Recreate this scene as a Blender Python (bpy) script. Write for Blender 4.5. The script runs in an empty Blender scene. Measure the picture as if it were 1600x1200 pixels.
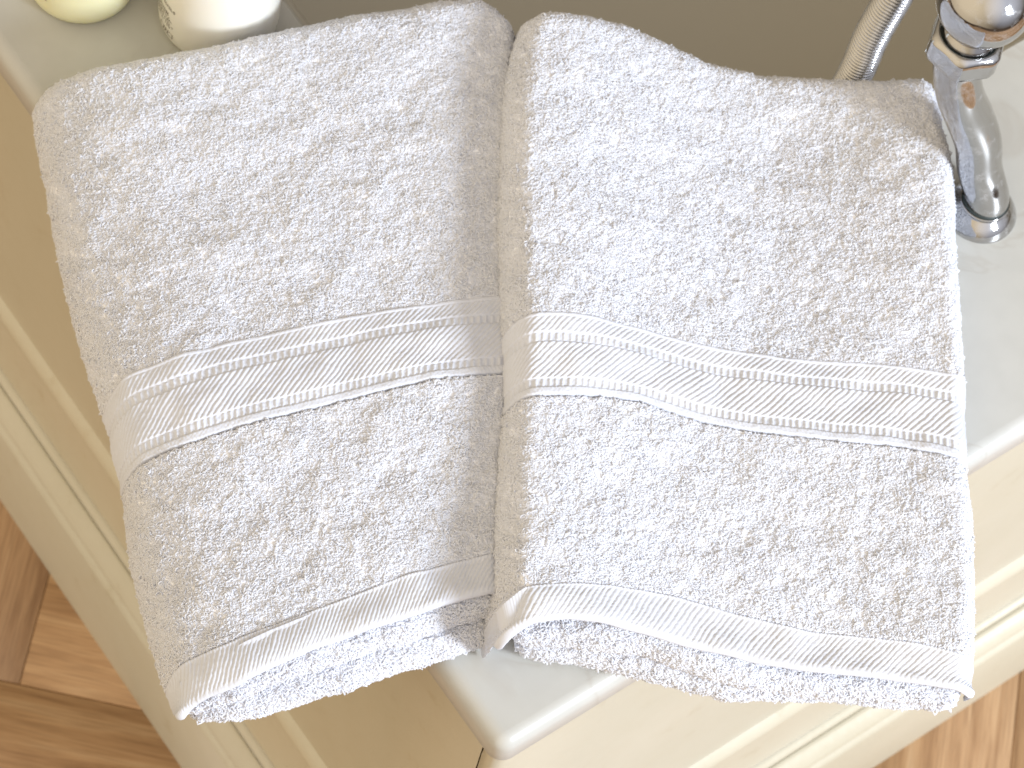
import bpy, math
import numpy as np
from mathutils import Matrix

rng = np.random.default_rng(11)
SC = bpy.context.scene
COL = SC.collection
Z0 = 0.58                                   # the ledge stands 58 cm above the floor

# ------------------------------------------------------------------ camera
FPX = 4961.96
M = np.array([[0.8111, -0.5706, 0.1284], [0.4579, 0.7561, 0.4676], [-0.3639, -0.3205, 0.8746]])
_u, _, _v = np.linalg.svd(M); M = _u @ _v
DIST = 1.7162449
CAM = -M.T @ np.array([(782 - 800) / FPX * DIST, -(1187 - 600) / FPX * DIST, -DIST])
cd = bpy.data.cameras.new('camera'); cam = bpy.data.objects.new('camera', cd); COL.objects.link(cam)
mw = Matrix([list(M.T[i]) + [CAM[i] + (Z0 if i == 2 else 0)] for i in range(3)] + [[0, 0, 0, 1]])
cam.matrix_world = mw
cd.sensor_width = 36; cd.lens = FPX / 1600 * 36; cd.clip_start = 0.05; cd.clip_end = 50
cd.dof.use_dof = True; cd.dof.focus_distance = 1.62; cd.dof.aperture_fstop = 20
SC.camera = cam
SC.cycles.max_bounces = 16; SC.cycles.diffuse_bounces = 10; SC.cycles.glossy_bounces = 6; SC.cycles.transmission_bounces = 10
SC.render.resolution_x = 1024; SC.render.resolution_y = 768

# ------------------------------------------------------------------ light
W = bpy.data.worlds.new('World'); SC.world = W; W.use_nodes = True
nt = W.node_tree; bgn = nt.nodes['Background']
tc = nt.nodes.new('ShaderNodeTexCoord'); sep = nt.nodes.new('ShaderNodeSeparateXYZ')
mr = nt.nodes.new('ShaderNodeMapRange'); rp = nt.nodes.new('ShaderNodeValToRGB')
nt.links.new(tc.outputs['Generated'], sep.inputs[0]); nt.links.new(sep.outputs['Z'], mr.inputs['Value'])
mr.inputs['From Min'].default_value = -1; mr.inputs['From Max'].default_value = 1
nt.links.new(mr.outputs[0], rp.inputs[0]); 
els = rp.color_ramp.elements          # a dim room: darker below, a little paler overhead
els[0].position = 0.0; els[0].color = (.20, .14, .09, 1)
els[1].position = 1.0; els[1].color = (.27, .23, .18, 1)
for p, c in ((.47, (.16, .125, .09, 1)), (.53, (.24, .20, .15, 1)), (.75, (.30, .25, .185, 1))):
    e = els.new(p); e.color = c
# the warm, brighter end of the room on the side of the panelled flank
vd = nt.nodes.new('ShaderNodeVectorMath'); vd.operation = 'DOT_PRODUCT'; vd.inputs[1].default_value = (-.90, .10, .42)
nt.links.new(tc.outputs['Generated'], vd.inputs[0])
r2 = nt.nodes.new('ShaderNodeValToRGB'); e2 = r2.color_ramp.elements
e2[0].position = .05; e2[0].color = (0, 0, 0, 1); e2[1].position = .95; e2[1].color = (1.04, .86, .60, 1)
nt.links.new(vd.outputs['Value'], r2.inputs[0])
mm = nt.nodes.new('ShaderNodeMix'); mm.data_type = 'RGBA'; mm.blend_type = 'ADD'; mm.inputs[0].default_value = 1
nt.links.new(rp.outputs[0], mm.inputs[6]); nt.links.new(r2.outputs[0], mm.inputs[7]); 
# soft cool daylight from the window wall, round the window itself
v3 = nt.nodes.new('ShaderNodeVectorMath'); v3.operation = 'DOT_PRODUCT'; v3.inputs[1].default_value = (.15, -.80, .58)
nt.links.new(tc.outputs['Generated'], v3.inputs[0])
r3 = nt.nodes.new('ShaderNodeValToRGB'); e3 = r3.color_ramp.elements
e3[0].position = .58; e3[0].color = (0, 0, 0, 1); e3[1].position = 1.0; e3[1].color = (.72, .80, 1.0, 1)
nt.links.new(v3.outputs['Value'], r3.inputs[0])
m3 = nt.nodes.new('ShaderNodeMix'); m3.data_type = 'RGBA'; m3.blend_type = 'ADD'; m3.inputs[0].default_value = 1
nt.links.new(mm.outputs[2], m3.inputs[6]); nt.links.new(r3.outputs[0], m3.inputs[7]); nt.links.new(m3.outputs[2], bgn.inputs['Color'])
bgn.inputs['Strength'].default_value = 1.0

def aim(o, src, dst):
    from mathutils import Vector
    o.location = src; d = Vector(dst) - Vector(src)
    o.rotation_euler = d.to_track_quat('-Z', 'Y').to_euler()
el = math.radians(26); az = np.array([0.34, -1.0]); az /= np.linalg.norm(az)
tgt = np.array([0.17, 0.18, Z0])
kd = 2.3
src = tgt + kd * np.array([az[0] * math.cos(el), az[1] * math.cos(el), math.sin(el)])
ld = bpy.data.lights.new('window_light', 'AREA'); ld.shape = 'RECTANGLE'; ld.size = 0.42; ld.size_y = 0.55
ld.energy = 67; ld.color = (.82, .895, 1.0)
lo = bpy.data.objects.new('window_light', ld); COL.objects.link(lo); aim(lo, src, tgt)

SC.view_settings.view_transform = 'Standard'; SC.view_settings.look = 'None'
SC.view_settings.exposure = 0; SC.view_settings.gamma = 1; SC.view_settings.use_curve_mapping = False

# ------------------------------------------------------------------ helpers
def U(px, py, z=0.0):
    """the point at height z above the ledge seen at a place of the 1600 x 1200 photograph"""
    px, py, z = np.broadcast_arrays(np.asarray(px, float), np.asarray(py, float), np.asarray(z, float))
    d = np.stack([(px - 800) / FPX, -(py - 600) / FPX, -np.ones_like(px)], -1) @ M
    k = (z - CAM[2]) / d[..., 2]
    return CAM + d * k[..., None]

def tag(o, label=None, cat=None, group=None, kind=None):
    if label: o['label'] = label
    if cat: o['category'] = cat
    if group: o['group'] = group
    if kind: o['kind'] = kind
    return o

def empty(name, loc, label, cat, group=None):
    o = bpy.data.objects.new(name, None); COL.objects.link(o)
    o.empty_display_size = .03
    o.location = (loc[0], loc[1], loc[2] + Z0)
    return tag(o, label, cat, group)

def mesh(name, V, F, mat, parent=None, smooth=True, uv=None, col=None, midx=None):
    """V in ledge coordinates; F = array of quads / triangles or list of faces"""
    V = np.asarray(V, np.float64).reshape(-1, 3)
    if parent is not None:
        V = V - (np.array(parent.location) - np.array([0, 0, Z0]))
    else:
        V = V + np.array([0, 0, Z0])
    me = bpy.data.meshes.new(name)
    blocks = F if isinstance(F, list) and len(F) and isinstance(F[0], np.ndarray) and F[0].ndim == 2 else None
    if blocks is None and isinstance(F, np.ndarray): blocks = [F]
    if blocks is not None:
        li = np.concatenate([b.ravel() for b in blocks]).astype(np.int32)
        ln = np.concatenate([np.full(len(b), b.shape[1]) for b in blocks]).astype(np.int32)
    else:
        li = np.array([i for f in F for i in f], np.int32); ln = np.array([len(f) for f in F], np.int32)
    ls = np.concatenate([[0], np.cumsum(ln)[:-1]]).astype(np.int32)
    me.vertices.add(len(V)); me.vertices.foreach_set('co', V.astype(np.float32).ravel())
    me.loops.add(len(li)); me.loops.foreach_set('vertex_index', li)
    me.polygons.add(len(ln)); me.polygons.foreach_set('loop_start', ls); me.polygons.foreach_set('loop_total', ln)
    if uv is not None:
        l = me.uv_layers.new(name='UVMap'); l.data.foreach_set('uv', np.asarray(uv, np.float32)[li].ravel())
    if col is not None:
        a = me.attributes.new('tone', 'FLOAT', 'POINT'); a.data.foreach_set('value', np.asarray(col, np.float32))
    me.update(calc_edges=True); me.validate()
    if smooth: me.polygons.foreach_set('use_smooth', np.ones(len(me.polygons), bool))
    for q in (mat if isinstance(mat, (list, tuple)) else [mat]): me.materials.append(q)
    if midx is not None: me.polygons.foreach_set('material_index', np.concatenate([np.full(len(b), k) for b, k in zip(blocks, midx)]).astype(np.int32))
    o = bpy.data.objects.new(name, me); COL.objects.link(o)
    if parent is not None: o.parent = parent
    return o

def gridfaces(n, m, off=0, flip=False):
    a = np.arange(n * m).reshape(n, m)
    f = np.stack([a[:-1, :-1], a[1:, :-1], a[1:, 1:], a[:-1, 1:]], -1).reshape(-1, 4) + off
    return f[:, ::-1] if flip else f

def hsh(ix, iy, seed):
    h = (ix.astype(np.int64) * 374761393 + iy.astype(np.int64) * 668265263 + seed * 982451653) & 0x7fffffff
    h = ((h ^ (h >> 13)) * 1274126177) & 0x7fffffff
    h = ((h ^ (h >> 16)) * 668265263) & 0x7fffffff
    return (h & 0xffff) / 65535.0
def noise(x, y, seed=0):
    x = np.asarray(x, float); y = np.asarray(y, float)
    ix = np.floor(x); iy = np.floor(y); fx = x - ix; fy = y - iy
    fx = fx * fx * fx * (fx * (fx * 6 - 15) + 10); fy = fy * fy * fy * (fy * (fy * 6 - 15) + 10)
    a = hsh(ix, iy, seed); b = hsh(ix + 1, iy, seed); c = hsh(ix, iy + 1, seed); d = hsh(ix + 1, iy + 1, seed)
    return (a * (1 - fx) + b * fx) * (1 - fy) + (c * (1 - fx) + d * fx) * fy - .5

# ------------------------------------------------------------------ materials
def mat(name, base, rough=.5, metal=0, spec=.5, **kw):
    m = bpy.data.materials.new(name); m.use_nodes = True
    b = m.node_tree.nodes['Principled BSDF']
    b.inputs['Base Color'].default_value = (*base, 1); b.inputs['Roughness'].default_value = rough
    b.inputs['Metallic'].default_value = metal; b.inputs['Specular IOR Level'].default_value = spec
    for k, v in kw.items(): b.inputs[k.replace('_', ' ')].default_value = v
    return m
def N(m, t, **kw):
    n = m.node_tree.nodes.new(t)
    for k, v in kw.items():
        if hasattr(n, k): setattr(n, k, v)
        else: n.inputs[k.replace('_', ' ')].default_value = v
    return n
def L(m, a, b): m.node_tree.links.new(a, b)
def ramp(m, fac, stops):
    r = N(m, 'ShaderNodeValToRGB'); e = r.color_ramp.elements
    e[0].position, e[0].color = stops[0][0], (*stops[0][1], 1); e[1].position, e[1].color = stops[-1][0], (*stops[-1][1], 1)
    for p, c in stops[1:-1]:
        x = e.new(p); x.color = (*c, 1)
    L(m, fac, r.inputs[0]); return r
def P(m): return m.node_tree.nodes['Principled BSDF']

def cotton(name, c, f):
    m = mat(name, c, 1.0, spec=.1); t = N(m, 'ShaderNodeBsdfTranslucent'); t.inputs['Color'].default_value = (*c, 1)
    x = N(m, 'ShaderNodeMixShader'); x.inputs[0].default_value = f
    out = m.node_tree.nodes['Material Output']
    L(m, P(m).outputs[0], x.inputs[1]); L(m, t.outputs[0], x.inputs[2]); L(m, x.outputs[0], out.inputs['Surface']); return m
M_terry = cotton('terry_cotton', (.94, .952, .99), .34)
M_ground = mat('cotton_ground', (.94, .952, .99), 1.0, spec=0)
M_weave = mat('woven_cotton', (.67, .692, .757), 1.0, spec=.1)
# cream eggshell paint, a little uneven from the brush
M_cream = mat('cream_paint', (.60, .55, .45), .42)
tcn = N(M_cream, 'ShaderNodeTexCoord')
n1 = N(M_cream, 'ShaderNodeTexNoise', Scale=7.0, Detail=5.0); L(M_cream, tcn.outputs['Object'], n1.inputs['Vector'])
r1 = ramp(M_cream, n1.outputs['Fac'], [(.3, (.565, .53, .415)), (.7, (.60, .56, .445))]); L(M_cream, r1.outputs[0], P(M_cream).inputs['Base Color'])
n2 = N(M_cream, 'ShaderNodeTexNoise', Scale=160.0, Detail=3.0); L(M_cream, tcn.outputs['Object'], n2.inputs['Vector'])
n3 = N(M_cream, 'ShaderNodeTexNoise', Scale=26.0, Detail=8.0, Roughness=.7); L(M_cream, tcn.outputs['Object'], n3.inputs['Vector'])
r3 = ramp(M_cream, n3.outputs['Fac'], [(.30, (.80, .74, .64)), (.40, (.97, .96, .94)), (.55, (1, 1, 1))])
mx = N(M_cream, 'ShaderNodeMix', data_type='RGBA', blend_type='MULTIPLY'); mx.inputs[0].default_value = .55
L(M_cream, r1.outputs[0], mx.inputs[6]); L(M_cream, r3.outputs[0], mx.inputs[7]); L(M_cream, mx.outputs[2], P(M_cream).inputs['Base Color'])
bp = N(M_cream, 'ShaderNodeBump', Strength=.25, Distance=.001); L(M_cream, n2.outputs['Fac'], bp.inputs['Height']); L(M_cream, bp.outputs[0], P(M_cream).inputs['Normal'])
# white marble
M_marble = mat('white_marble', (.6, .6, .56), .32)
tcn = N(M_marble, 'ShaderNodeTexCoord')
nA = N(M_marble, 'ShaderNodeTexNoise', Scale=5.0, Detail=6.0, Distortion=1.2); L(M_marble, tcn.outputs['Object'], nA.inputs['Vector'])
nB = N(M_marble, 'ShaderNodeTexNoise', Scale=60.0, Detail=4.0); L(M_marble, tcn.outputs['Object'], nB.inputs['Vector'])
rA = ramp(M_marble, nA.outputs['Fac'], [(.30, (.505, .50, .46)), (.487, (.525, .52, .48)), (.5, (.49, .475, .43)), (.511, (.53, .525, .485)), (.75, (.55, .545, .51))])
rB = ramp(M_marble, nB.outputs['Fac'], [(.35, (.96, .96, .96)), (.65, (1, 1, 1))])
mx = N(M_marble, 'ShaderNodeMix', data_type='RGBA', blend_type='MULTIPLY'); mx.inputs[0].default_value = 1
L(M_marble, rA.outputs[0], mx.inputs[6]); L(M_marble, rB.outputs[0], mx.inputs[7]); L(M_marble, mx.outputs[2], P(M_marble).inputs['Base Color'])
M_bath = mat('bath_enamel', (.44, .41, .34), .35)
# oak parquet
M_oak = mat('oak_parquet', (.35, .19, .09), .42)
uvn = N(M_oak, 'ShaderNodeUVMap'); mp = N(M_oak, 'ShaderNodeMapping'); mp.inputs['Scale'].default_value = (5, 70, 1)
L(M_oak, uvn.outputs[0], mp.inputs['Vector'])
g1 = N(M_oak, 'ShaderNodeTexNoise', Scale=1.0, Detail=8.0, Roughness=.65, Distortion=.6); L(M_oak, mp.outputs[0], g1.inputs['Vector'])
mp2 = N(M_oak, 'ShaderNodeMapping'); mp2.inputs['Scale'].default_value = (25, 700, 1); L(M_oak, uvn.outputs[0], mp2.inputs['Vector'])
g2 = N(M_oak, 'ShaderNodeTexNoise', Scale=1.0, Detail=3.0); L(M_oak, mp2.outputs[0], g2.inputs['Vector'])
at = N(M_oak, 'ShaderNodeAttribute', attribute_name='tone')
rO = ramp(M_oak, g1.outputs['Fac'], [(.28, (.26, .14, .065)), (.45, (.41, .245, .125)), (.58, (.50, .315, .17)), (.75, (.58, .40, .24))])
rO2 = ramp(M_oak, g2.outputs['Fac'], [(.35, (.72, .70, .68)), (.55, (1, 1, 1))])
mo = N(M_oak, 'ShaderNodeMix', data_type='RGBA', blend_type='MULTIPLY'); mo.inputs[0].default_value = .8
L(M_oak, rO.outputs[0], mo.inputs[6]); L(M_oak, rO2.outputs[0], mo.inputs[7])
hs = N(M_oak, 'ShaderNodeHueSaturation'); L(M_oak, mo.outputs[2], hs.inputs['Color']); L(M_oak, at.outputs['Fac'], hs.inputs['Value'])
L(M_oak, hs.outputs[0], P(M_oak).inputs['Base Color'])
bo = N(M_oak, 'ShaderNodeBump', Strength=.15, Distance=.001); L(M_oak, g2.outputs['Fac'], bo.inputs['Height']); L(M_oak, bo.outputs[0], P(M_oak).inputs['Normal'])
M_gap = mat('dark_gap', (.07, .04, .02), .9)
# old chrome, slightly clouded with lime
M_chrome = mat('worn_chrome', (.47, .465, .46), .07, 1.0)
tcn = N(M_chrome, 'ShaderNodeTexCoord'); nc = N(M_chrome, 'ShaderNodeTexNoise', Scale=90.0, Detail=6.0, Roughness=.7)
L(M_chrome, tcn.outputs['Object'], nc.inputs['Vector'])
rc = ramp(M_chrome, nc.outputs['Fac'], [(.40, (.05, .05, .05)), (.60, (.12, .12, .12)), (.72, (.30, .30, .30))]); L(M_chrome, rc.outputs[0], P(M_chrome).inputs['Roughness'])
rc2 = ramp(M_chrome, nc.outputs['Fac'], [(.0, (1, 1, 1)), (.54, (1, 1, 1)), (.70, (.62, .62, .62))]); L(M_chrome, rc2.outputs[0], P(M_chrome).inputs['Metallic'])
M_ring = mat('dark_rubber', (.02, .03, .028), .5)
M_bottleA = mat('frosted_plastic', (.80, .78, .52), .35, Subsurface_Weight=.6, Subsurface_Radius=(.02, .018, .01), Subsurface_Scale=.5)
M_bottleB = mat('white_plastic', (.86, .84, .76), .28, Subsurface_Weight=.3, Subsurface_Radius=(.01, .009, .006), Subsurface_Scale=.4)
M_cap = mat('cap_plastic', (.75, .73, .65), .35)
M_ink = mat('print_ink', (.09, .06, .035), .6)

# ------------------------------------------------------------------ floor: herringbone boards at 45 degrees to the bath
def build_floor():
    w, n = .105, 4; Lb = w * n
    e1 = np.array([.7071, -.7071]); e2 = np.array([.7071, .7071]); A0 = np.array([-.0749, .3827])
    V, F, UVs, T = [], [], [], []
    r = np.random.default_rng(5)
    def board(p0, q0, dp, dq, along_p):
        c0 = A0 + (p0 + dp / 2) * e1 + (q0 + dq / 2) * e2
        if not (-1.6 < c0[0] < 2.0 and -1.6 < c0[1] < 2.2): return
        g, b = .0002, .0007
        ring = []
        for ins, z in ((g, -.004), (g, -.0012), (b, 0.0)):
            for a, c in ((ins, ins), (dp - ins, ins), (dp - ins, dq - ins), (ins, dq - ins)):
                ring.append((p0 + a, q0 + c, z))
        k = len(V)
        ou, ov = r.uniform(0, 50, 2); tone = r.uniform(.93, 1.06)
        for p, q, z in ring:
            xy = A0 + p * e1 + q * e2; V.append((xy[0], xy[1], z - Z0))
            UVs.append((p - p0 + ou, q - q0 + ov) if along_p else (q - q0 + ou, p - p0 + ov)); T.append(tone)
        for l in (0, 4):
            for i in range(4): F.append((k + l + i, k + l + (i + 1) % 4, k + l + 4 + (i + 1) % 4, k + l + 4 + i))
        F.append((k + 8, k + 9, k + 10, k + 11))
    for m in range(-5, 6):
        for k in range(-24, 25):
            p, q = k * w + m * 2 * Lb, k * w
            board(p, q, Lb, w, True); board(p - w, q, w, Lb, False)
    o = mesh('floor', V, F, M_oak, smooth=False, uv=UVs, col=T); tag(o, kind='structure')
    s = mesh('subfloor', [(-2.5, -2.5, -Z0 - .006), (3, -2.5, -Z0 - .006), (3, 3, -Z0 - .006), (-2.5, 3, -Z0 - .006)], [(0, 1, 2, 3)], M_gap); tag(s, kind='structure')
build_floor()

# ------------------------------------------------------------------ bath surround: marble ledge on painted panelling
EX, EY = 1.25, 1.25              # far ends of the two sides
IX, IY = .169, .217              # inner edges of the ledge
def sweep(name, prof, m, parent, smooth=False, y_to=EY, x_to=EX, side='both'):
    prof = np.array(prof); V = []
    for o, z in prof:
        V += [(-o, y_to, z), (-o, -o, z), (x_to, -o, z)]
    k = len(prof); F = []
    for i in range(k - 1):
        a, b = 3 * i, 3 * i + 3
        if side in ('both', 'left'): F.append((a, a + 1, b + 1, b))
        if side in ('both', 'right'): F.append((a + 1, a + 2, b + 2, b + 1))
    used = sorted({i for f in F for i in f}); mp_ = {v: i for i, v in enumerate(used)}
    return mesh(name, [V[i] for i in used], [tuple(mp_[i] for i in f) for f in F], m, parent, smooth)

sur = empty('bath_surround', (0, 0, -Z0), 'cream panelled bath surround with a white marble ledge corner under the towels', 'bath surround')
TH = .024
def build_ledge():
    pr = [(-.03, -TH), (-.0025, -TH), (-.0008, -TH + .0007), (0, -TH + .0025), (0, -.0105)]
    for a in np.linspace(0, 90, 11)[1:]:
        pr.append((-.009 + .009 * math.cos(math.radians(a)), -.009 + .009 * math.sin(math.radians(a))))
    # ring with a rounded outer corner, drawn as an L: rows follow the outline
    cr = .010; e = .0030; path = []
    for y in np.linspace(EY, cr + e, 14): path.append((e, y, -1, 0))
    for a in np.linspace(180, 270, 9)[1:-1]:
        path.append((e + cr + cr * math.cos(math.radians(a)), e + cr + cr * math.sin(math.radians(a)), math.cos(math.radians(a)), math.sin(math.radians(a))))
    for x in np.linspace(cr + e, EX, 14): path.append((x, e, 0, -1))
    V = []
    for x, y, nx, ny in path:
        inx = IX if nx < -.5 or (nx < 0 and nx <= ny) else x
        for o, z in pr:
            V.append((x + nx * o, y + ny * o, z))
    F = [tuple(f) for f in gridfaces(len(path), len(pr))]
    # top sheet from the rounded edge to the inner opening
    nP, nR = len(path), len(pr); top = [i * nR + nR - 1 for i in range(nP)]
    k = len(V)
    ri = .014
    inner = []; V += [V[q] for q in top]; topd = list(range(k, k + nP)); k = len(V)
    for i, (x, y, nx, ny) in enumerate(path):
        if nx == -1: q = (IX, max(y, IY) if i else EY)
        elif ny == -1 and nx == 0: q = (max(x, IX), IY)
        else: q = (IX, IY)
        inner.append(q)
    V += [(x, y, 0) for x, y in inner]; F += [(topd[i], k + i, k + i + 1, topd[i + 1]) for i in range(nP - 1)]; k = len(V)
    for dx, dz in ((0, 0), (.003, -.003), (.003, -TH)):
        for (x, y), (px, py, nx, ny) in zip(inner, path):
            ox = dx if (nx == -1) else 0; oy = dx if (ny == -1 and nx == 0) else 0
            if not (nx == -1 or ny == -1): ox = oy = dx
            V.append((x + ox, y + oy, dz))
    for i in range(nP - 1):
        for l in (0, 1):
            F.append((k + l * nP + i, k + (l + 1) * nP + i, k + (l + 1) * nP + i + 1, k + l * nP + i + 1))
        F.append((k + 2 * nP + i, i * nR, (i + 1) * nR, k + 2 * nP + i + 1))
    o = mesh('marble_ledge', V, F, M_marble, sur, True)
    return o
build_ledge()
def bead(o0, z0, o1, z1, bulge, n=7):
    t = np.linspace(0, 1, n); o = o0 + (o1 - o0) * t; z = z0 + (z1 - z0) * t
    d = np.array([-(z1 - z0), o1 - o0]); d = -d / np.linalg.norm(d)
    return [(a + d[0] * bulge * math.sin(math.pi * s), b + d[1] * bulge * math.sin(math.pi * s)) for a, b, s in zip(o, z, t)]
# skirting board with a stepped, moulded top
sweep('skirting', [(.010, -Z0), (.010, -.4705), (.0085, -.4665), (.0062, -.4655)] + bead(.0060, -.4635, -.0055, -.4500, .0016)
      + [(-.0062, -.4515), (-.0068, -.4515)] + bead(-.0068, -.4485, -.0125, -.4445, .0008) + [(-.0140, -.4445)], M_cream, sur)
# lower rail, its bead and the recessed panels, corner posts
RAIL = [(-.0118, -.4440), (-.0118, -.4415)] + [(-.0118, -.374)] + bead(-.0118, -.373, -.0178, -.352, .0042, 9)
sweep('lower_rail', RAIL, M_cream, sur, side='left')
def front_rail():
    xs = np.linspace(.0118, EX, 260); V = []
    for x in xs:
        up = max(0, .0003 + .0016 * noise(np.array(x * 14), np.array(.5), 31) + .0012 * noise(np.array(x * 60), np.array(.5), 32))
        for k, (o, z) in enumerate(RAIL): V.append((max(x, -o) if x < .03 else x, -o, z + (up if k == 0 else 0)))
    mesh('lower_rail', V, gridfaces(len(xs), len(RAIL)), M_cream, sur, False)
front_rail()
def panel(name, axis):
    o = -.0165; z1, z2 = -.353, -TH - .0005; a = .092; V = []
    q = [(a, -.0122, z1), (a, -.0122, z2), (a + .0045, o, z1), (a + .0045, o, z2), (EY, o, z1), (EY, o, z2)]
    pts = [(.0240, -.0122, z1), (.0240, -.0122, z2)] + q
    for u, oo, z in pts: V.append((-oo, u, z) if axis == 'y' else (u, -oo, z))
    F = [(0, 2, 3, 1), (2, 4, 5, 3), (4, 6, 7, 5)]
    if axis == 'x': F = [f[::-1] for f in F]
    return mesh(name, V, F, M_cream, sur, False)
panel('side_panel', 'y'); panel('front_panel', 'x')
# the corner post, parted from the side panel by a thin open crack
zz = np.linspace(-.353, -TH - .0005, 40); r7 = np.random.default_rng(3)
wob = np.cumsum(r7.normal(0, .00018, 40)); wob -= wob.mean()
V = []
for i, z in enumerate(zz):
    V += [(.0200, .0226 + wob[i], z), (.0122, .0226 + wob[i], z), (.0122, .0122, z), (.0240, .0122, z)]
mesh('corner_post', V, gridfaces(40, 4, flip=True), M_cream, sur, False)

# ------------------------------------------------------------------ the bath itself
def build_bath():
    b = empty('bathtub', (.7, .7, -.45), 'beige bath sunk behind the towels, its inside in shade', 'bathtub')
    def ring(x0, y0, x1, y1, r, z, n=8):
        out = []
        for cx, cy, a0 in ((x0 + r, y0 + r, 180), (x1 - r, y0 + r, 270), (x1 - r, y1 - r, 0), (x0 + r, y1 - r, 90)):
            for a in np.linspace(a0, a0 + 90, n): out.append((cx + r * math.cos(math.radians(a)), cy + r * math.sin(math.radians(a)), z))
        return out
    prof = [(-.012, -.0245, .0), (.012, -.0260, .05), (.020, -.034, .06), (.030, -.10, .08), (.048, -.30, .10)]
    for a in np.linspace(0, 90, 8)[1:]:
        t = math.radians(a); prof.append((.048 + .09 * (1 - math.cos(t)), -.30 - .09 * math.sin(t), .10 + .02 * math.sin(t)))
    V = []
    X1, Y1 = 1.85, .95
    for ins, z, r in prof: V += ring(IX + ins, IY + ins, X1 - ins, Y1 - ins, max(r, .012), z)
    n = 32; k = len(prof)
    F = []
    for i in range(k - 1):
        for j in range(n): F.append((i * n + j, i * n + (j + 1) % n, (i + 1) * n + (j + 1) % n, (i + 1) * n + j))
    F.append(tuple((k - 1) * n + j for j in range(n)))
    mesh('tub_shell', V, [f[::-1] for f in F], M_bath, b, True)
build_bath()

# ------------------------------------------------------------------ towels
MM = .001
def smooth_curve(pts, n):
    """n points along a polyline, evenly by length, softened"""
    p = np.array(pts, float); d = np.r_[0, np.cumsum(np.hypot(*np.diff(p, axis=0).T))]
    s = np.linspace(0, d[-1], 400); q = np.stack([np.interp(s, d, p[:, i]) for i in (0, 1)], 1)
    k = np.hanning(31); k /= k.sum()
    e = np.pad(q, ((15, 15), (0, 0)), mode='reflect', reflect_type='odd')
    q = np.stack([np.convolve(e[:, i], k, 'valid') for i in (0, 1)], 1)
    t = np.linspace(0, 399, n)
    return np.stack([np.interp(t, np.arange(400), q[:, i]) for i in (0, 1)], 1)

class Sheet:
    """the top cloth of a folded towel: photo-space outline lifted to its real height"""
    def __init__(s, levels, left, right, ztop, aleft=17, foot=.74):
        s.lv = [smooth_curve(c, 400) for c in levels]; s.n = len(levels)
        s.left = smooth_curve(left, 400); s.right = smooth_curve(right, 400)
        s.kl = [np.argmin(((s.left - c[0]) ** 2).sum(1)) for c in s.lv]; s.kr = [np.argmin(((s.right - c[-1]) ** 2).sum(1)) for c in s.lv]
        s.ztop = ztop; s.aleft = aleft; s.foot = foot
        # real widths and lengths in millimetres
        g = s.raw(np.array([0, 1.])[:, None], np.linspace(0, s.n - 1, 50)[None])
        s.width = np.linalg.norm(g[1] - g[0], axis=-1).mean() * 1000
        seg = [np.linalg.norm(s.raw(np.array([.5]), np.array([i + 1.])) - s.raw(np.array([.5]), np.array([float(i)]))) * 1000 for i in range(s.n - 1)]
        s.seg = seg; s.cum = np.r_[0, np.cumsum(seg)]
    def px(s, S, T):
        S, T = np.broadcast_arrays(S, T); T = np.clip(T, 0, s.n - 1 - 1e-9); i = np.floor(T).astype(int); f = T - i
        A = np.array(s.lv); x = np.clip(S, 0, 1) * 399; j = np.clip(np.floor(x).astype(int), 0, 398); g = (x - j)[..., None]
        p0 = A[i, j] * (1 - g) + A[i, j + 1] * g; p1 = A[i + 1, j] * (1 - g) + A[i + 1, j + 1] * g
        p = p0 * (1 - f[..., None]) + p1 * f[..., None]
        for edge, ks, w in ((s.left, s.kl, 1 - S), (s.right, s.kr, S)):
            ks = np.array(ks, float); k = ks[i] * (1 - f) + ks[i + 1] * f
            e = np.stack([np.interp(k, np.arange(400), edge[:, c]) for c in (0, 1)], -1)
            l = A[:, 0] if edge is s.left else A[:, -1]
            base = l[i] * (1 - f[..., None]) + l[i + 1] * f[..., None]
            p = p + (e - base) * (w ** 2)[..., None]
        return p
    def raw(s, S, T):
        p = s.px(S, T); S, T = np.broadcast_arrays(S, T)
        z = s.ztop(S, T); zu = z * (.62 + .38 * np.clip((s.n - 1 - T) / .16, 0, 1))
        fl = np.clip(1 - S / .10, 0, 1); fr = np.clip(1 - (1 - S) / .10, 0, 1)
        p = p.copy(); p[..., 0] += 1000 * z * (.21 * fl * fl * (1 - s.foot * np.clip(1 - T / .7, 0, 1)) + .36 * fr * fr)
        q = U(p[..., 0], p[..., 1], zu); q[..., 2] = z
        return q
    def T_of(s, mm):  # distance from the hem along the towel in mm -> level parameter
        return np.interp(mm, s.cum, np.arange(s.n))
    def point(s, S, mm, amp=1.0):
        T = s.T_of(mm); q = s.raw(S, T)
        S, mm = np.broadcast_arrays(S, mm)
        a = s.aleft / s.width; ar = 11 / s.width
        d = np.minimum(S / a, (1 - S) / ar); zs = np.sqrt(np.clip(1 - (1 - np.clip(d, 0, 1)) ** 2, 0, 1)) ** .9
        dt = (s.cum[-1] - mm) / 15; zt = np.sqrt(np.clip(1 - (1 - np.clip(dt, 0, 1)) ** 2, 0, 1)) ** .9
        # soft lumps in the cloth
        x, y = S * s.width, mm
        lump = noise(x / 42, y / 42, 3) * 3.2 + noise(x / 17, y / 17, 4) * 2.2 + noise(x / 7, y / 7, 5) * .55
        zb = s.foot * q[..., 2] * np.clip(1 - T / .7, 0, 1) ** 1.5
        q[..., 2] = zb + (q[..., 2] - zb) * zs * zt + lump * MM * amp * zs * zt + .0015
        return q

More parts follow.
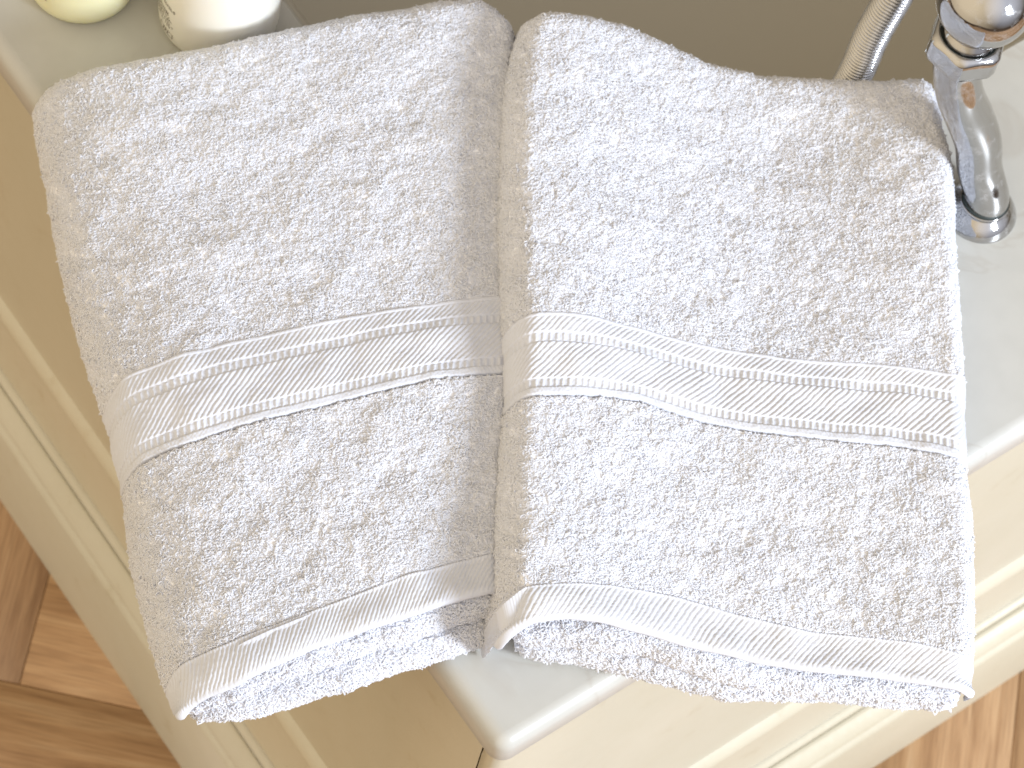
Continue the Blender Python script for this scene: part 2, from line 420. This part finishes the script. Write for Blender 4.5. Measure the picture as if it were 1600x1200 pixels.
def s_nodes(width, step):
    a = 17 / width; th = np.linspace(0, np.pi / 2, 14)
    e = a * (1 - np.cos(th)); m = np.linspace(a, 1 - a, int(width / step))
    return np.r_[e[:-1], m, (1 - e[::-1])[1:]]

def normals(G):
    du = np.gradient(G, axis=0); dv = np.gradient(G, axis=1)
    n = np.cross(du, dv); n /= np.linalg.norm(n, axis=-1, keepdims=True) + 1e-12
    return n, du, dv

def loops(Pt, Nn, Tu, h, w, rad, lean, seed, rings=5, sides=4):
    """small yarn loops standing on points Pt with normals Nn"""
    r = np.random.default_rng(seed); n = len(Pt)
    Tu = Tu / (np.linalg.norm(Tu, axis=1, keepdims=True) + 1e-12); Tv = np.cross(Nn, Tu)
    a = r.normal(0, .85, n) + np.pi * (r.random(n) < .5); t1 = Tu * np.cos(a)[:, None] + Tv * np.sin(a)[:, None]
    up = Nn + lean; up /= np.linalg.norm(up, axis=1, keepdims=True)
    h = h * r.uniform(.6, 1.35, n) * np.where(r.random(n) < .02, 1.9, 1); w = w * r.uniform(.6, 1.3, n); rad = rad * r.uniform(.8, 1.2, n)
    an = np.linspace(-.15, np.pi + .15, rings); tw = r.normal(0, .5, (n, 1))
    side = np.cross(up, t1)
    C = (Pt[:, None] + t1[:, None] * (w[:, None] * np.cos(an))[..., None] + up[:, None] * (h[:, None] * np.sin(an))[..., None]
         + side[:, None] * ((w[:, None] * tw) * np.sin(2 * an)[None])[..., None])
    D = np.gradient(C, axis=1); D /= np.linalg.norm(D, axis=2, keepdims=True) + 1e-12
    B = np.broadcast_to(side[:, None], D.shape); Nr = np.cross(D, B); Nr /= np.linalg.norm(Nr, axis=2, keepdims=True) + 1e-12
    B2 = np.cross(D, Nr)
    ph = np.arange(sides) * 2 * np.pi / sides
    V = C[:, :, None] + rad[:, None, None, None] * (Nr[:, :, None] * np.cos(ph)[:, None] + B2[:, :, None] * np.sin(ph)[:, None])
    V = V.reshape(-1, 3)
    i = np.arange(rings - 1)[:, None] * sides + np.arange(sides)[None]; j = np.arange(rings - 1)[:, None] * sides + (np.arange(sides)[None] + 1) % sides
    f = np.stack([i, j, j + sides, i + sides], -1).reshape(-1, 4)
    F = (f[None] + (np.arange(n) * rings * sides)[:, None, None]).reshape(-1, 4)
    return V, F

def scatter(G, per_mm2, seed):
    """random points over a grid surface, evenly by area"""
    r = np.random.default_rng(seed)
    e1 = G[1:, :-1] - G[:-1, :-1]; e2 = G[:-1, 1:] - G[:-1, :-1]
    A = np.linalg.norm(np.cross(e1, e2), axis=-1) * 1e6
    n = int(A.sum() * per_mm2); c = np.cumsum(A.ravel()); k = np.searchsorted(c, r.uniform(0, c[-1], n)); k = np.minimum(k, A.size - 1)
    i, j = np.unravel_index(k, A.shape); u, v = r.uniform(0, 1, (2, n))
    def bil(X): return (X[i, j] * ((1 - u) * (1 - v))[:, None] + X[i + 1, j] * (u * (1 - v))[:, None] + X[i, j + 1] * ((1 - u) * v)[:, None] + X[i + 1, j + 1] * (u * v)[:, None])
    nn, du, dv = normals(G)
    Pn = bil(nn); Pn /= np.linalg.norm(Pn, axis=1, keepdims=True)
    return bil(G), Pn, bil(du)

def terry_grid(G, seed, dens=1.35, h=.95, w=1.2, rad=.415, up_bias=0):
    """a base sheet and the pile standing on it -> vertices, faces"""
    Pt, Nn, Tu = scatter(G, dens, seed); x, y = Pt[:, 0] * 1000, Pt[:, 1] * 1000
    zz = Pt[:, 2] * 1000
    fl = np.stack([noise(x / 9, (y + zz) / 9, 21), noise(x / 9, (y + zz) / 9, 22), np.zeros(len(x))], 1) * 1.2
    r = np.random.default_rng(seed + 1); ln = fl + r.normal(0, .35, fl.shape)
    hh = h * MM * (1 + .8 * noise(x / 5, (y + zz) / 5, 23) + .4 * noise(x / 2.4, (y + zz) / 2.4, 24))
    V2, F2 = loops(Pt + Nn * ((noise(x / 4, (y + zz) / 4, 27) * .7 - .30) * MM)[:, None], Nn, Tu, np.clip(hh, .0006, .006), np.full(len(x), w * MM), np.full(len(x), rad * MM), ln, seed + 2)
    n, m = G.shape[:2]; V1 = G.reshape(-1, 3)
    return np.concatenate([V1, V2]), [gridfaces(n, m), F2 + len(V1)]

def twill(x, y, px, slope, sharp=1.0):
    ph = (x - y * slope) / px; t = ph - np.floor(ph)
    return 1 - np.abs(2 * t - 1) ** 1.6

def border_height(x, y, H, seed):
    """woven border: a row of parts from its lower edge (y = 0) to its upper edge (y = H), heights in mm"""
    f = y / H; z = np.zeros_like(y)
    x = x + noise(x / 9, y / 9, seed + 1) * 1.1 + noise(x / 2.5, y / 2.5, seed + 2) * .35
    tw = twill(x, y, 3.9, .95) * .72
    beads = np.clip(np.sin(2 * np.pi * x / 3.9), -.3, 1) * .6
    def zone(a, b, soft=.012): return np.clip((f - a) / soft + .5, 0, 1) * np.clip((b - f) / soft + .5, 0, 1)
    z += zone(.0, .10, .02) * (.75 + .3 * twill(x, y, 2.2, -.6))                              # plain lower edge
    z += zone(.11, .20) * (beads + .0)                         # lower bead row
    z += zone(.215, .655) * (tw + .35)
    z += zone(.67, .755) * (beads + .0)                        # upper bead row
    z += zone(.775, .95) * (twill(x, y, 3.6, .95) * .62 + .45)
    z += zone(.955, 1.0, .02) * 1.3                            # raised upper lip
    z += -2.6 * np.exp(-((f + .022) / .026) ** 2)               # crease under the border
    return z + noise(x / 1.2, y / 1.2, seed) * .28 + noise(x / 14, y / 14, seed + 3) * 1.0

def build_towel(sh, label, levels_mm, seed, layers, group):
    base = sh.point(np.array([.5]), np.array([sh.cum[-1] * .4]))[0]
    t = empty('folded_towel', (base[0], base[1], 0), label, 'towel', group)
    hem, b0, b1, top = levels_mm
    sn = s_nodes(sh.width, 1.3)
    # terry fields: between hem and border, and above the border over the far fold and down behind
    VV, FF, off = [], [], 0
    th = np.linspace(0, np.pi / 2, 12)
    up = np.r_[np.arange(b1, top - 15, 1.3), (top - 15 * (1 - np.sin(th)))]
    for k, ys in enumerate((np.linspace(hem, b0 - 1.3, int((b0 - hem) / 1.3)), up)):
        G = sh.point(sn[:, None], ys[None])
        v, f = terry_grid(G, seed + 10 * k)
        VV.append(v); FF += [q + off for q in f]; off += len(v)
    # plain underside
    G = sh.point(np.linspace(.09, .93, 40)[:, None], np.linspace(16, top - 12, 40)[None]); G[..., 2] = .0012
    VV.append(G.reshape(-1, 3)); FF.append(gridfaces(*G.shape[:2], off=off, flip=True))
    mesh('terry_cloth', np.concatenate(VV), FF, [M_ground, M_terry], t, midx=[0, 1, 0, 1, 0])
    # woven border
    sf = s_nodes(sh.width, .42); a = 17 / sh.width; th = np.linspace(0, np.pi / 2, 90)[:-1]
    e = a * (1 - np.cos(th)); sf = np.r_[e, sf[(sf >= a) & (sf <= 1 - a)], (1 - e)[::-1]]
    q = sh.point(sf, np.array([(b0 + b1) / 2])); xs = np.r_[0, np.cumsum(np.linalg.norm(np.diff(q, axis=0), axis=1))] * 1000; ys = np.arange(b0 - 1.7, b1 + .8, .42)
    G = sh.point(sf[:, None], ys[None]); n, _, _ = normals(G)
    x = xs[:, None] + 0 * ys[None]; y = ys[None] - b0 + 0 * sf[:, None]
    G = G + n * (border_height(x, y, b1 - b0, seed)[..., None] * MM + .0001)
    mesh('woven_border', G.reshape(-1, 3), gridfaces(*G.shape[:2]), M_weave, t)
    # hem: twill tape, stitched line at the top, rolled lip at the bottom that turns back underneath
    ys = np.arange(0, hem + .6, .42); G = sh.point(sf[:, None], ys[None]); n, _, dv = normals(G)
    x = xs[:, None] + 0 * ys[None]; y = ys[None] + 0 * sf[:, None]
    xw = x + noise(x / 9, y / 9, seed + 5) * 1.0 + noise(x / 2.5, y / 2.5, seed + 6) * .35
    hz = twill(xw, y, 3.4, .62) * .5 * np.clip(y / 2 + .35, 0, 1) * np.clip((hem - 2.0 - y) / 1.0, 0, 1)
    hz += 1.0 * np.exp(-((y - hem + 1.6) / .9) ** 2) * (.8 + .2 * np.sin(2 * np.pi * x / 2.2)) - 1.3 * np.exp(-((y - hem) / .5) ** 2)
    hz += noise(x / 1.2, y / 1.2, seed + 7) * .25 + noise(x / 16, y / 16, seed + 8) * .8
    G = G + n * (hz[..., None] * MM + .0006)
    d = dv[:, 2]; d = -d / np.linalg.norm(d, axis=1, keepdims=True); nn = n[:, 2]
    q = 120; d[:q] = d[q]; d[-q:] = d[-q]
    rows = []
    rr = .0023
    for a in np.linspace(np.pi, 0, 9)[1:]:
        rows.append(G[:, 0] - nn * rr + d * rr * math.sin(a) + nn * rr * -math.cos(a))
    last = rows[-1]
    for q in (.004, .010, .018): rows.append(last - d * q)
    R = np.stack(rows[::-1], 1); R[..., 2] = np.maximum(R[..., 2], .0008)
    G = np.concatenate([R, G], 1)
    mesh('hem', G.reshape(-1, 3), gridfaces(*G.shape[:2]), M_weave, t)
    # the folded layers under the hem, their fuzzy fold edges to the front
    back = sh.raw(np.array([.5]), np.array([2.]))[0] - sh.raw(np.array([.5]), np.array([0.]))[0]; back[2] = 0; back /= np.linalg.norm(back)
    for li, (curve, rads, zc, depth) in enumerate(layers):
        c = smooth_curve(curve, 230); s = np.linspace(0, 1, 230)
        r = np.interp(s, [a for a, _ in rads], [b for _, b in rads]) * MM
        z = np.interp(s, [a for a, _ in zc], [b for _, b in zc]) * MM
        endf = np.sqrt(np.clip(1 - (1 - np.clip(np.minimum(s, 1 - s) / .03, 0, 1)) ** 2, 0, 1)) * .85 + .15
        xx = s * 250
        wob = noise(xx / 25, 0 * xx + 3.3, seed + li) * 2.2 + noise(xx / 8, 0 * xx + 7.7, seed + li) * 1.0
        ctr = U(c[:, 0], c[:, 1] - r * 2900 * .96, z) + back * (wob * MM)[:, None]
        up_ = np.array([0, 0, 1.]); pr = []
        for q in np.linspace(depth, 0, 10)[:-1]: pr.append((q, 1.0))
        cs = []
        for q, _ in pr: cs.append(ctr + back * q * MM + up_ * r[:, None] * endf[:, None])
        for a in np.linspace(90, -90, 13): cs.append(ctr - back * (r * endf)[:, None] * math.cos(math.radians(a)) + up_ * (r * endf)[:, None] * math.sin(math.radians(a)))
        for q in np.linspace(0, depth, 6)[1:]: cs.append(ctr + back * q * MM - up_ * (r * endf)[:, None])
        G = np.stack(cs, 0); G[..., 2] = np.maximum(G[..., 2], .0016)
        G = G[::-1].transpose(1, 0, 2)
        nrm, _, _ = normals(G[:, :20])
        if (nrm[100, 10] @ -back) < 0: G = G[:, ::-1]
        v, f = terry_grid(G, seed + 60 + li * 5, dens=1.15, h=1.5, w=1.15, rad=.46)
        mesh('folded_layer', v, f, [M_ground, M_terry], t, midx=[0, 1])
    return t

# ---- left towel
Lleft = [(275, 1112), (269, 1080), (252, 1040), (225, 950), (200, 850), (191, 762), (187, 735), (170, 660), (158, 616), (130, 540), (100, 430), (80, 340), (65, 250), (50, 185), (46, 152)]
Lright = [(780, 915), (784, 864), (796, 700), (804, 584), (808, 464), (812, 250), (806, 120), (797, 54)]
Llev = [
    [(275, 1112), (298, 1098), (325, 1083), (367, 1067), (408, 1046), (500, 1004), (550, 987), (625, 962), (700, 938), (756, 924), (780, 916)],
    [(260, 1048), (269, 1042), (325, 1017), (387, 990), (500, 950), (550, 931), (625, 902), (700, 882), (756, 869), (784, 862)],
    [(189, 742), (217, 727), (275, 701), (362, 672), (430, 655), (500, 637), (600, 613), (683, 595), (763, 587), (804, 581)],
    [(158, 616), (202, 587), (275, 558), (362, 535), (430, 520), (500, 506), (600, 487), (700, 472), (763, 466), (808, 461)],
    [(46, 152), (60, 140), (81, 128), (136, 109), (195, 98), (283, 80), (367, 65), (422, 51), (520, 31), (600, 20), (697, 2), (740, 0), (758, 4), (787, 40), (797, 54)],
]
def zL(S, T):
    return .044 + .003 * np.sin(np.pi * S) - .014 * np.exp(-(S / .13) ** 2) + .002 * np.sin(3.0 * T + 2 * S)
shL = Sheet(Llev, Lleft, Lright, zL)
low = [(300, 1121), (325, 1123), (367, 1119), (408, 1112), (450, 1105), (500, 1088), (587, 1060), (662, 1034), (707, 1022), (767, 1002), (780, 998)]
mid = [(292, 1113), (325, 1106), (367, 1092), (408, 1074), (450, 1060), (500, 1042), (587, 1014), (662, 990), (707, 976), (767, 958), (780, 955)]
build_towel(shL, 'white terry towel at the left, partly shaded by its neighbour and overhanging the side panel', (shL.cum[1], shL.cum[2], shL.cum[3], shL.cum[4]), 100,
            [(low, [(0, 4), (.15, 9), (.4, 11), (1, 11)], [(0, 5), (.15, 10), (.4, 12), (1, 12)], 70),
             (mid, [(0, 4), (.15, 8), (.4, 10), (1, 10)], [(0, 14), (.15, 26), (.4, 31), (1, 31)], 70)], 'folded white towels')

# ---- right towel
Rleft = [(776, 990), (766, 955), (757, 915), (757, 800), (762, 680), (768, 625), (770, 560), (770, 500), (766, 400), (766, 300), (770, 180), (778, 100), (792, 50)]
Rright = [(1512, 1076), (1521, 1035), (1522, 900), (1520, 800), (1511, 722), (1508, 660), (1507, 588), (1500, 470), (1494, 380), (1492, 300), (1486, 235), (1465, 165), (1440, 126)]
Rlev = [
    [(776, 990), (798, 977), (831, 967), (880, 960), (940, 967), (1000, 982), (1060, 998), (1125, 1015), (1190, 1030), (1250, 1040), (1330, 1050), (1400, 1058), (1460, 1068), (1512, 1078)],
    [(757, 928), (780, 923), (830, 915), (900, 911), (960, 915), (1050, 930), (1150, 960), (1250, 985), (1350, 995), (1450, 1008), (1521, 1030)],
    [(768, 628), (800, 622), (850, 619), (900, 618), (950, 622), (1000, 631), (1100, 662), (1175, 677), (1300, 692), (1400, 698), (1460, 708), (1511, 723)],
    [(770, 500), (800, 496), (840, 490), (875, 489), (930, 497), (1000, 514), (1110, 545), (1225, 562), (1300, 567), (1400, 573), (1460, 580), (1507, 590)],
    [(792, 50), (800, 40), (815, 32), (840, 28), (870, 27), (920, 30), (980, 42), (1050, 75), (1120, 104), (1180, 118), (1240, 122), (1300, 124), (1380, 127), (1420, 122), (1440, 126)],
]
def zR(S, T):
    return .042 + .027 * np.exp(-((S - .08) / .27) ** 2) + .004 * np.exp(-((S - 1.0) / .15) ** 2) + .002 * np.sin(2.6 * T + 4 * S) - .013 * np.exp(-((S - .66) / .20) ** 2) * np.clip((T - 3.0) / .75, 0, 1)
shR = Sheet(Rlev, Rleft, Rright, zR, aleft=27)
lowR = [(806, 1018), (850, 1031), (900, 1037), (950, 1046), (1010, 1058), (1075, 1076), (1125, 1089), (1225, 1094), (1300, 1094), (1400, 1105), (1450, 1108), (1492, 1109)]
midR = [(800, 998), (850, 1004), (900, 1006), (950, 1012), (1010, 1024), (1075, 1046), (1150, 1068), (1225, 1080), (1300, 1086), (1400, 1094), (1450, 1098), (1496, 1098)]
thin = [(980, 1052), (1030, 1072), (1075, 1084), (1125, 1093), (1200, 1096), (1270, 1092)]
build_towel(shR, 'white terry towel at the right, beside the tap leg and overhanging the front panel', (shR.cum[1], shR.cum[2], shR.cum[3], shR.cum[4]), 300,
            [(lowR, [(0, 9), (.2, 11), (.45, 9), (.6, 7), (1, 6)], [(0, 11), (.2, 12), (.45, 10), (.6, 8), (1, 7)], 70),
             (midR, [(0, 9), (.2, 11), (.45, 10), (.6, 8), (1, 7)], [(0, 32), (.2, 34), (.45, 29), (.6, 22), (1, 19)], 70)], 'folded white towels')

# ------------------------------------------------------------------ lathe and tube tools
def lathe(prof, n=48, ctr=(0, 0, 0), axis=None):
    prof = np.array(prof); a = np.linspace(0, 2 * np.pi, n, endpoint=False)
    V = np.stack([prof[:, 0][:, None] * np.cos(a), prof[:, 0][:, None] * np.sin(a), np.broadcast_to(prof[:, 1][:, None], (len(prof), n))], -1).reshape(-1, 3)
    k = len(prof); idx = np.arange(k * n).reshape(k, n)
    F = np.stack([idx[:-1], np.roll(idx[:-1], -1, 1), np.roll(idx[1:], -1, 1), idx[1:]], -1).reshape(-1, 4)
    return V + np.array(ctr), F
def catmull(P_, n):
    P_ = np.array(P_, float); Q = np.vstack([2 * P_[0] - P_[1], P_, 2 * P_[-1] - P_[-2]]); out = []
    for i in range(1, len(Q) - 2):
        t = np.linspace(0, 1, n, endpoint=False)[:, None]
        out.append(.5 * (2 * Q[i] + (Q[i + 1] - Q[i - 1]) * t + (2 * Q[i - 1] - 5 * Q[i] + 4 * Q[i + 1] - Q[i + 2]) * t ** 2 + (3 * Q[i] - Q[i - 1] - 3 * Q[i + 1] + Q[i + 2]) * t ** 3))
    return np.vstack(out + [P_[-1:]])
def tube(C, rad, n=32):
    C = np.asarray(C); k = len(C); rad = np.broadcast_to(rad, (k,))
    T = np.gradient(C, axis=0); T /= np.linalg.norm(T, axis=1, keepdims=True)
    u = np.cross(T[0], [.3, .9, .1]); u /= np.linalg.norm(u); Us = []
    for i in range(k):
        u = u - T[i] * (u @ T[i]); u /= np.linalg.norm(u); Us.append(u)
    Us = np.array(Us); Bs = np.cross(T, Us); a = np.linspace(0, 2 * np.pi, n, endpoint=False)
    V = C[:, None] + rad[:, None, None] * (Us[:, None] * np.cos(a)[:, None] + Bs[:, None] * np.sin(a)[:, None])
    idx = np.arange(k * n).reshape(k, n)
    F = np.stack([idx[:-1], np.roll(idx[:-1], -1, 1), np.roll(idx[1:], -1, 1), idx[1:]], -1).reshape(-1, 4)
    return V.reshape(-1, 3), F

# ------------------------------------------------------------------ tap on its cranked leg
B0 = U(1530, 331, 0)
tap = empty('bath_tap', (B0[0], B0[1], 0), 'worn chrome bath tap on a cranked leg standing on the marble ledge', 'tap')
V, F = lathe([(.0225, 0), (.0227, .0012), (.0222, .0028), (.0205, .0060), (.0180, .0092), (.0152, .0112), (.0142, .0122), (.0155, .0130), (.0155, .0145), (.0150, .0150), (.0142, .0142), (.0135, .011)], 64, (B0[0], B0[1], 0))
mesh('escutcheon', V, F, M_chrome, tap)
V, F = lathe([(.0140, .0125), (.0146, .0136), (.0146, .0154), (.0139, .0164), (.0120, .0166)], 48, (B0[0], B0[1], 0))
mesh('seal_ring', V, F, M_ring, tap)
PN = U(1502, 84, .150)           # foot of the nut
path = [B0 + [0, 0, .009], B0 + [0, 0, .018]]
for px, py, z in ((1531, 262, .040), (1528, 220, .065), (1514, 180, .089), (1500, 146, .113)): path.append(U(px, py, z))
path += [PN + [0, 0, -.010], PN + [0, 0, .006]]
C = catmull(path, 10); q = np.linspace(0, 1, len(C))
rad = .0134 + .0008 * np.exp(-((q - .55) / .2) ** 2)
V, F = tube(C, rad, 40); mesh('leg', V, F, M_chrome, tap)
def hexnut(c, r, h, rot):
    V, n = [], 72; prof = [(.78, 0), (.86, .02), (.97, .16), (1, .30), (1, .70), (.97, .86), (.84, 1.0), (.80, 1.0), (.78, .96), (.76, .5)]
    for k, (rf, zf) in enumerate(prof):
        for i in range(n):
            a = 2 * np.pi * i / n; s = (a + rot) % (np.pi / 3) - np.pi / 6
            hx = r * .93 / math.cos(s)
            rr = min(hx, r * 1.02) if .1 < zf < .9 and rf > .9 else min(hx, r * rf)
            rr = min(rr, r * (rf + .04)) if rf < .98 else rr
            V.append((c[0] + rr * math.cos(a), c[1] + rr * math.sin(a), c[2] + zf * h))
    idx = np.arange(len(prof) * n).reshape(len(prof), n)
    F = np.stack([idx[:-1], np.roll(idx[:-1], -1, 1), np.roll(idx[1:], -1, 1), idx[1:]], -1).reshape(-1, 4)
    return V, F
V, F = hexnut(PN, .0218, .0205, math.radians(22)); o = mesh('compression_nut', V, F, M_chrome, tap)
V, F = lathe([(.0168, .0185), (.0168, .0190), (.0160, .0192), (.0156, .0186)], 48, PN); mesh('seal_ring', V, F, M_ring, tap)
# neck and round valve body
zb = .053; R = .0272
pr = [(.0156, .014), (.0157, .0200), (.0150, .0225), (.0133, .0245), (.0128, .0262), (.0134, .0280)]
for a in np.linspace(-60, 60, 25): pr.append((R * math.cos(math.radians(a)), zb + R * math.sin(math.radians(a))))
pr += [(.0125, zb + .0250), (.0120, zb + .036), (.0145, zb + .0375), (.0145, zb + .046), (0, zb + .047)]
V, F = lathe(pr, 64, PN); mesh('valve_body', V, F, M_chrome, tap)

# ------------------------------------------------------------------ shower hose hanging into the bath
H1 = U(1333, 122, .004); H0 = U(1402, -14, .105)
d = (H0 - H1) / np.linalg.norm(H0 - H1)
ctl = [H0 + d * .09 + [.004, 0, 0], H0, (H0 + H1) / 2 + [-.0012, .001, 0], H1, H1 - d * .09 + [0, .004, 0], H1 - d * .20 + [.012, .02, 0]]
C = catmull(ctl, 140)
al = np.r_[0, np.cumsum(np.linalg.norm(np.diff(C, axis=0), axis=1))]
s = np.arange(0, al[-1], .00036); C = np.stack([np.interp(s, al, C[:, i]) for i in range(3)], 1)
hr = .0100 + .0011 * np.sin(2 * np.pi * s / .0033)
V, F = tube(C, hr, 28)
M_hose = mat('chrome_hose', (.50, .495, .49), .15, 1.0)
o = mesh('shower_hose', V, F, M_hose); tag(o, 'ribbed chrome shower hose hanging down into the bath behind the towel', 'shower hose')
o2c = C.mean(0)

# ------------------------------------------------------------------ bottles on the side ledge
def bottle(cx, cy, r, h, m, label, ink_angle, seed, marks, wall=None):
    b = empty('toiletry_bottle', (cx, cy, 0), label, 'bottle', 'toiletry bottles')
    pr = [(0, .0022), (r * .70, .0020), (r * .80, .0004), (r * .86, .0003), (r * .945, .0022), (r * .985, .006), (r, .012)]
    pr += [(r, z) for z in np.linspace(.02, h - .03, 6)]
    for a in np.linspace(0, 80, 9)[1:]: pr.append((r - (r - .013) * (1 - math.cos(math.radians(a))), h - .03 + .024 * math.sin(math.radians(a))))
    pr += [(.0125, h - .004), (.0125, h + .004)]
    V, F = lathe(pr, 72, (cx, cy, 0)); mesh('bottle_body', V, F, m, b)
    V, F = lathe([(.0128, h + .001), (.0170, h + .001), (.0172, h + .002), (.0172, h + .026), (.0160, h + .028), (0, h + .0285)], 48, (cx, cy, 0)); mesh('cap', V, F, M_cap, b)
    # printed marks wrapped on the wall
    V, F = [], []
    def patch(a0, a1, z0, z1):
        n = max(2, int(abs(a1 - a0) / 3) + 1); k = len(V)
        for a in np.linspace(a0, a1, n):
            t = math.radians(a)
            for z in (z0, z1): V.append((cx + (r + .00015) * math.cos(t), cy + (r + .00015) * math.sin(t), z))
        for i in range(n - 1): F.append((k + 2 * i, k + 2 * i + 2, k + 2 * i + 3, k + 2 * i + 1))
    rr = np.random.default_rng(seed)
    for a0, a1, z0, z1, kind in marks:
        if kind == 'line':                         # a line of tiny lettering: upright strokes and cross strokes
            a = a0
            while a < a1:
                wl = rr.uniform(1.5, 2.6); hgt = z1 - z0
                patch(a, a + .7, z0, z1)
                if rr.random() < .7: patch(a, a + wl, z1 - hgt * .2, z1)
                if rr.random() < .6: patch(a, a + wl, z0, z0 + hgt * .2)
                if rr.random() < .6: patch(a + wl - .7, a + wl, z0 + hgt * rr.choice([0, .45]), z1)
                a += wl + (1.0 if rr.random() < .85 else 3)
        elif kind == 'box':
            patch(a0, a1, z0, z0 + .0004); patch(a0, a1, z1 - .0004, z1); patch(a0, a0 + .9, z0, z1); patch(a1 - .9, a1, z0, z1)
            for f in (.3, .45, .62): patch(a0 + (a1 - a0) * f, a0 + (a1 - a0) * f + 1.6, z0 + .0009, z1 - .0009)
        else: patch(a0, a1, z0, z1)
    if V: mesh('printed_text', V, F, M_ink, b, False)
    return b
A0_ = 174
marksB = [(A0_ - 2, A0_ + 14, .0360, .0385, 'line'), (A0_ - 34, A0_ + 8, .0285, .0310, 'line'), (A0_ - 34, A0_ + 10, .0262, .0276, 'line'), (A0_ - 34, A0_ + 12, .0240, .0254, 'line'),
          (A0_ - 34, A0_ + 10, .0218, .0232, 'line'), (A0_ - 34, A0_ + 14, .0196, .0210, 'line'), (A0_ - 30, A0_ + 8, .0174, .0188, 'line'), (A0_ - 8, A0_ + 14, .0095, .0135, 'box')]
bottle(.129, .4835, .0365, .165, M_bottleB, 'white lotion bottle with small dark print, beside the bath edge', 174, 2, marksB)
marksA = [(184, 200, .0175, .0205, 'box'), (178, 204, .024, .0262, 'line'), (178, 204, .028, .0302, 'line')]
bottle(.0715, .546, .0335, .165, M_bottleA, 'pale yellow translucent bottle, the one farther left on the ledge', 174, 4, marksA)
